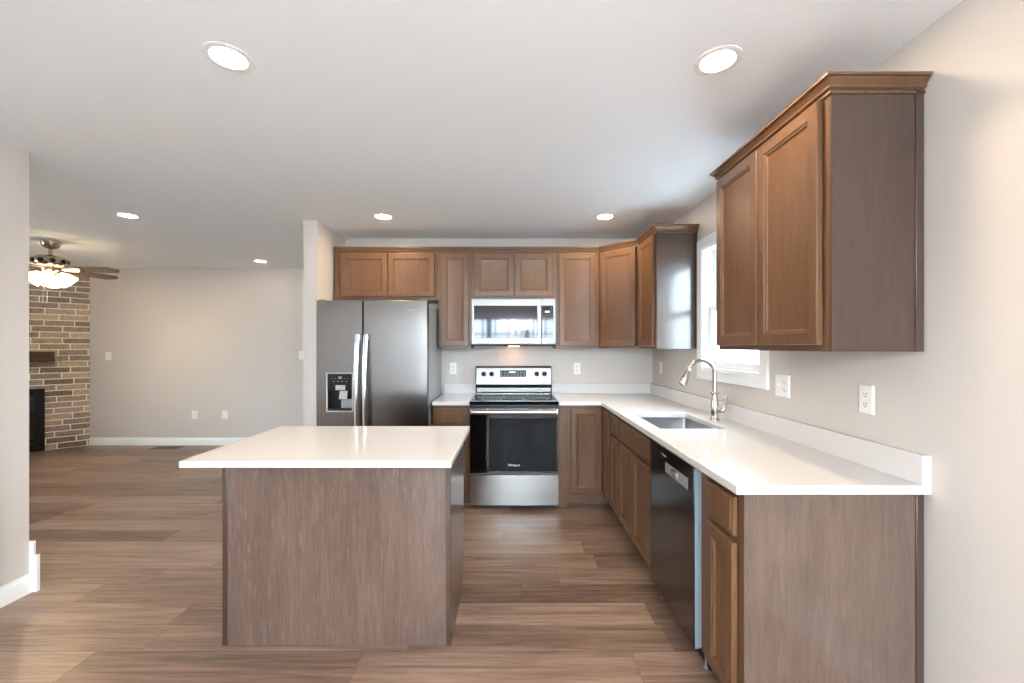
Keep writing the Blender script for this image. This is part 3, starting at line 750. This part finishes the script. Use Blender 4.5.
# ------------------------------------------------------------------ microwave
mw = thing('microwave', (.6, 160, 55.3), 'stainless over-the-range microwave mounted under the short cabinet', 'microwave')
MX0, MX1, MY = -14.6, 15.7, 151.2
MB().box(MX0 + .05, MX1 - .05, MY + 1.4, YB - .1, 55.5, 71.85).build('case', 'grey_metal', mw)
XS = 10.7
md = MB().cells([MX0, MX0 + .9, XS - 1.5, XS - .05], [55.6, 57.8, 69.4, 71.8], lambda u, v: True, MY, MY + 1.4, 'xzy').build('door', 'steel_panel', mw, bevel=.08)
MB().box(MX0 + .9, XS - .15, MY - .12, MY + .1, 57.7, 69.4).build('window', 'mirror_glass', md, bevel=.06)
cp = MB().box(XS + .05, MX1, MY, MY + 1.4, 55.6, 71.8).build('control_panel', 'steel_panel', mw, bevel=.08)
MB().box(XS + .1, MX1 - .9, MY - .12, MY + .1, 57.7, 69.4).build('touch_panel', 'mirror_glass', cp, bevel=.06)
MB().box(XS + 1.2, XS + 2.8, MY - .15, MY - .1, 67.0, 67.5).build('display', 'digits', cp)
for k in range(3):
    for j in range(6): MB().box(XS + .9 + k * 1.1, XS + 1.5 + k * 1.1, MY - .14, MY - .11, 58.8 + j * 1.15, 59.05 + j * 1.15).build('button_mark', 'mark', cp)
MB().loops([[(x, MY - 1.3 + .25 * abs(x - (XS - .9)) ** 2, z) for x in (XS - 1.65, XS - 1.3, XS - .9, XS - .5, XS - .15)] + [(XS - .15, MY - .8, z), (XS - 1.65, MY - .8, z)] for z in (58.2, 69.1)]).box(XS - 1.4, XS - .4, MY - .85, MY - .05, 58.4, 59.4).box(XS - 1.4, XS - .4, MY - .85, MY - .05, 67.8, 68.8).build('handle', 'steel_bright', md, ang=50)
MB().box(MX0 + .3, MX1 - .3, MY + .8, YB - .2, 54.8, 55.5).build('underside_vent', 'black_soft', mw)
MB().box(-1.4, 2.8, 161.5, 163.5, 54.68, 54.8).build('cooktop_lamp', 'bulb_warm', mw)
MB().lathe((-.6, MY + .02, 70.8), [(.22, 0), (.22, .05)], 12, (0, -1, 0)).build('badge', 'grey_metal', md)

# ------------------------------------------------------------------ plates on the walls
def plate(name, cat, label, O, U, N, kinds, w=None):
    gang = len(kinds); w = w or (2.75 if gang == 1 else 4.55); h = 4.6
    O, U, N = Vector(O), Vector(U), Vector(N)
    t = thing(name, O, label, cat, 'wall plates')
    B = O - U * (w / 2) - Vector((0, 0, h / 2))
    MB().panel(B, U, N, w, h, [(0, 0), (0, .1), (.18, .25)]).build('cover_plate', 'plate', t, ang=15)
    for g, kd in enumerate(kinds):
        cu = (g - (gang - 1) / 2) * 1.8
        c = O + U * cu + N * .25
        if kd == 'outlet':
            for dz in (-.78, .78):
                c2_ = c + Vector((0, 0, dz))
                r_ = MB().obox(c2_, U, N, -.62, .62, -.02, .06, -.52, .52).build('receptacle', 'plate', t, bevel=.12)
                MB().obox(c2_, U, N, -.3, -.2, .04, .075, -.05, .3).obox(c2_, U, N, .2, .3, .04, .075, -.05, .25).obox(c2_, U, N, -.1, .1, .04, .075, -.4, -.2).build('slots', 'slot', r_)
        elif kd == 'switch':
            MB().loops([[c + U * a_ + Vector((0, 0, z)) + N * d for a_, z, d in ((-.2, -.45, 0), (.2, -.45, 0), (.2, .45, 0), (-.2, .45, 0))], [c + U * a_ + Vector((0, 0, z)) + N * d for a_, z, d in ((-.15, .0, .3), (.15, .0, .3), (.15, .4, .45), (-.15, .4, .45))]]).build('toggle', 'plate', t)
        elif kd == 'jack':
            MB().lathe(c, [(.35, 0), (.35, .1), (.18, .12), (.18, .3)], 12, N).build('jack', 'plate', t)
    return t
plate('wall_outlet', 'outlet', 'white outlet on right wall below the large near cabinet, nearest the camera', (XW - .01, 66.7, 46.3), (0, 1, 0), (-1, 0, 0), ['outlet'])
plate('switch_plate', 'switch', 'wide white switch and outlet plate just right of the sink window', (XW - .01, 87.4, 46.5), (0, 1, 0), (-1, 0, 0), ['outlet', 'switch'])
plate('switch_plate', 'switch', 'white plate on right wall in the corner behind the faucet', (XW - .01, 158.5, 46.6), (0, 1, 0), (-1, 0, 0), ['switch'])
plate('wall_outlet', 'outlet', 'white outlet on back wall left of the range', (-23.7, YB - .01, 45.9), (1, 0, 0), (0, -1, 0), ['outlet'])
plate('wall_outlet', 'outlet', 'white outlet on back wall right of the range', (26.1, YB - .01, 45.9), (1, 0, 0), (0, -1, 0), ['outlet'])
plate('switch_plate', 'switch', 'white light switch on far wall beside the brick fireplace', (-223.8, YF - .01, 49.4), (1, 0, 0), (0, -1, 0), ['switch'], 3.2)
plate('wall_outlet', 'outlet', 'low white outlet on far wall, left of the pair', (-176, YF - .01, 16.8), (1, 0, 0), (0, -1, 0), ['outlet'], 3.2)
plate('cable_jack', 'jack', 'low white cable plate on far wall, right of the pair', (-159.3, YF - .01, 16.8), (1, 0, 0), (0, -1, 0), ['jack'], 3.2)
plate('switch_plate', 'switch', 'white switch on far wall partly hidden by the partition wall end', (-116.6, YF - .01, 49.8), (1, 0, 0), (0, -1, 0), ['switch'], 3.2)
rg_ = thing('floor_register', (-186, 227, 0), 'brown metal floor register by the far wall baseboard', 'vent')
q_ = MB().cells([-193] + [-192 + .75 * k for k in range(17)] + [-179], [224, 225, 229, 230], lambda u, v: not (225 < v < 229 and -192 < u < -180 and int((u + 192) / .75) % 2 == 0), 0.02, .22).build('grille', 'register', rg_)

# ------------------------------------------------------------------ ceiling lights
def downlight(x, y, label, lens='lens'):
    t = thing('recessed_light', (x, y, H), label, 'ceiling light', 'recessed ceiling lights')
    MB().lathe((x, y, H), [(3.4, 0), (3.4, -.08), (3.2, -.14), (2.42, -.12), (2.4, -.02)], 40, cap=False).build('trim_ring', 'trim', t)
    MB().lathe((x, y, H - .02), [(2.4, 0), (2.4, -.04)], 40).build('lens', lens, t)
downlight(-42.5, 63, 'recessed ceiling light above the island, large at upper left')
downlight(31.2, 63.7, 'recessed ceiling light in front of the near upper cabinet, large at upper right')
downlight(-43, 140, 'recessed ceiling light in front of the refrigerator')
downlight(31, 140, 'recessed ceiling light in front of the corner cabinet')
downlight(-127, 138.8, 'recessed ceiling light in the family room nearest the ceiling fan', 'lens_dim')
downlight(-127.5, 213, 'small recessed ceiling light by the far wall', 'lens_dim')

# ------------------------------------------------------------------ ceiling fan
cx, cy = -189.0, 172.0
fan = thing('ceiling_fan', (cx, cy, H), 'nickel ceiling fan with glass lights in front of the brick fireplace', 'fan')
MB().lathe((cx, cy, H), [(3.0, 0), (3.0, -.6), (2.8, -1.8), (2.2, -2.8), (1.0, -3.3)], 32).build('canopy', 'bronze_nickel', fan, ang=60)
MB().lathe((cx, cy, H - 3.1), [(.65, 0), (.65, -2.6), (1.4, -3.2), (2.2, -3.9)], 20).build('downrod', 'bronze_nickel', fan, ang=60)
MB().lathe((cx, cy, 92.0), [(1.5, 0), (4.0, -.5), (5.3, -1.5), (5.4, -3.6), (4.4, -4.6), (2.8, -5.0), (2.7, -6.4), (2.0, -7.2)], 36).build('motor_housing', 'bronze_nickel', fan, ang=50)
for k in range(10):
    a_ = 2 * math.pi * k / 10
    MB().lathe((cx + 5.2 * math.cos(a_), cy + 5.2 * math.sin(a_), 89.4), [(.9, 0), (.9, .35), (.6, .4)], 12, (math.cos(a_), math.sin(a_), 0)).build('vent_rosette', 'black', fan)
for k in range(5):
    a_ = math.radians(8 + 72 * k); u = Vector((math.cos(a_), math.sin(a_), 0)); v = Vector((-math.sin(a_), math.cos(a_), 0)); c0 = Vector((cx, cy, 86.3))
    tilt = Vector((0, 0, -math.tan(math.radians(13))))
    out = [(7.5, 2.0), (10, 2.3), (17, 2.7), (22.5, 2.9), (24.4, 1.2), (25.0, .3)]
    ring = [(r, w_) for r, w_ in out] + [(r, -w_) for r, w_ in out[::-1]]
    bl = MB().loops([[c0 + u * r + v * w_ + tilt * w_ + Vector((0, 0, dz)) for r, w_ in ring] for dz in (0, .3)]).build('blade', 'fan_blade', fan)
    MB().loops([[c0 + u * r + v * w_ + tilt * w_ + Vector((0, 0, dz)) for r, w_ in ((4.5, .8), (8, 1.6), (11.5, 1.9), (11.5, -1.9), (8, -1.6), (4.5, -.8))] for dz in (-.35, -.02)]).build('blade_bracket', 'bronze_nickel', bl)
for k in range(4):
    a_ = math.radians(35 + 90 * k); u = Vector((math.cos(a_), math.sin(a_), 0))
    st = Vector((cx, cy, 85.8)) + u * 1.3; ax = (u * .7 + Vector((0, 0, -.72))).normalized()
    sh = MB().lathe(st + ax * 1.8, [(1.1, 0), (1.7, .9), (2.4, 2.2), (2.7, 3.5), (3.1, 4.6), (2.95, 4.6), (2.5, 3.4), (2.2, 2.2), (1.5, .9), (.3, .6)], 20, ax).build('glass_shade', 'shade', fan, ang=60)
    MB().lathe(st + ax * 4.6, [(.1, -1.1), (.6, -.9), (1.0, 0), (.7, .75), (.1, 1.0)], 14, ax).build('bulb', 'fan_bulb', sh, ang=60)
    MB().tube([st, st + ax * 1.0, st + ax * 1.9], [.5, .7, 1.2], 12).build('shade_holder', 'bronze_nickel', sh)
for dx in (-.8, .9):
    MB().tube([(cx + dx, cy - 2, 84.8), (cx + dx, cy - 2, 73.0)], .06, 6).lathe((cx + dx, cy - 2, 73), [(.06, 0), (.16, -.3), (.16, -.9), (.06, -1.1)], 10).build('pull_chain', 'nickel', fan)

# ------------------------------------------------------------------ fireplace
fp = thing('fireplace_insert', (-255, 212, 0), 'black framed fireplace insert in the brick wall', 'fireplace')
U3, N3 = (fd.x, fd.y, 0), (fn.x, fn.y, 0)
MB().obox(FO, U3, N3, 16.7, 20.2, 0, .9, 0.02, 32.6).obox(FO, U3, N3, 51.8, 55.3, 0, .9, 0.02, 32.6).obox(FO, U3, N3, 20.2, 51.8, 0, .9, 28.6, 32.6).obox(FO, U3, N3, 20.2, 51.8, 0, .9, 0.02, 4).build('frame', 'black', fp, bevel=.2)
MB().obox(FO, U3, N3, 20.2, 51.8, 0, .3, 4, 28.6).build('glass_door', 'black_glass', fp)
g_ = MB()
for z in (7, 26): g_.obox(FO, U3, N3, 20.4, 51.6, .3, .6, z, z + .5)
g_.build('louver', 'black_soft', fp)
mt = thing('mantel_shelf', (-250, 216, 46.6), 'dark wooden beam mantel on the brick wall above the fireplace', 'mantel')
MB().obox(FO, U3, N3, 13.0, 58.5, 0, 7, 46.8, 51.9).build('beam', 'mantel', mt, bevel=.2)

# ------------------------------------------------------------------ dining chandelier behind the camera (mirrored in the microwave)
chx, chy = 3.0, -45.0
ch = thing('chandelier', (chx, chy, H), 'nickel chandelier with glass shades, mirrored in the microwave door', 'chandelier')
MB().lathe((chx, chy, H), [(2.6, 0), (2.6, -.5), (1.5, -1.2), (.3, -1.5)], 20).build('canopy', 'nickel', ch)
MB().tube([(chx, chy, H - 1), (chx, chy, 66)], .25, 8).lathe((chx, chy, 66), [(.4, 4), (1.3, 2), (.9, 0), (1.5, -1.5), (.2, -3)], 16).build('stem', 'nickel', ch)
for k in range(5):
    a_ = math.radians(20 + 72 * k); u = Vector((math.cos(a_), math.sin(a_), 0)); c0 = Vector((chx, chy, 66))
    pts = [c0 + u * r + Vector((0, 0, z)) for r, z in ((.5, 0), (4, -2), (8, -1.5), (10.5, 1), (11, 4))]
    ar = MB().tube(pts, .3, 8).build('arm', 'nickel', ch)
    MB().lathe(pts[-1], [(.8, 0), (1.6, .6), (2.0, 2.5), (2.8, 4.8), (2.65, 4.8), (1.7, 2.5), (.5, 1.0)], 16).build('glass_shade', 'chandelier_shade', ar)

for o in bpy.data.objects:
    if '_w' in o: del o['_w']
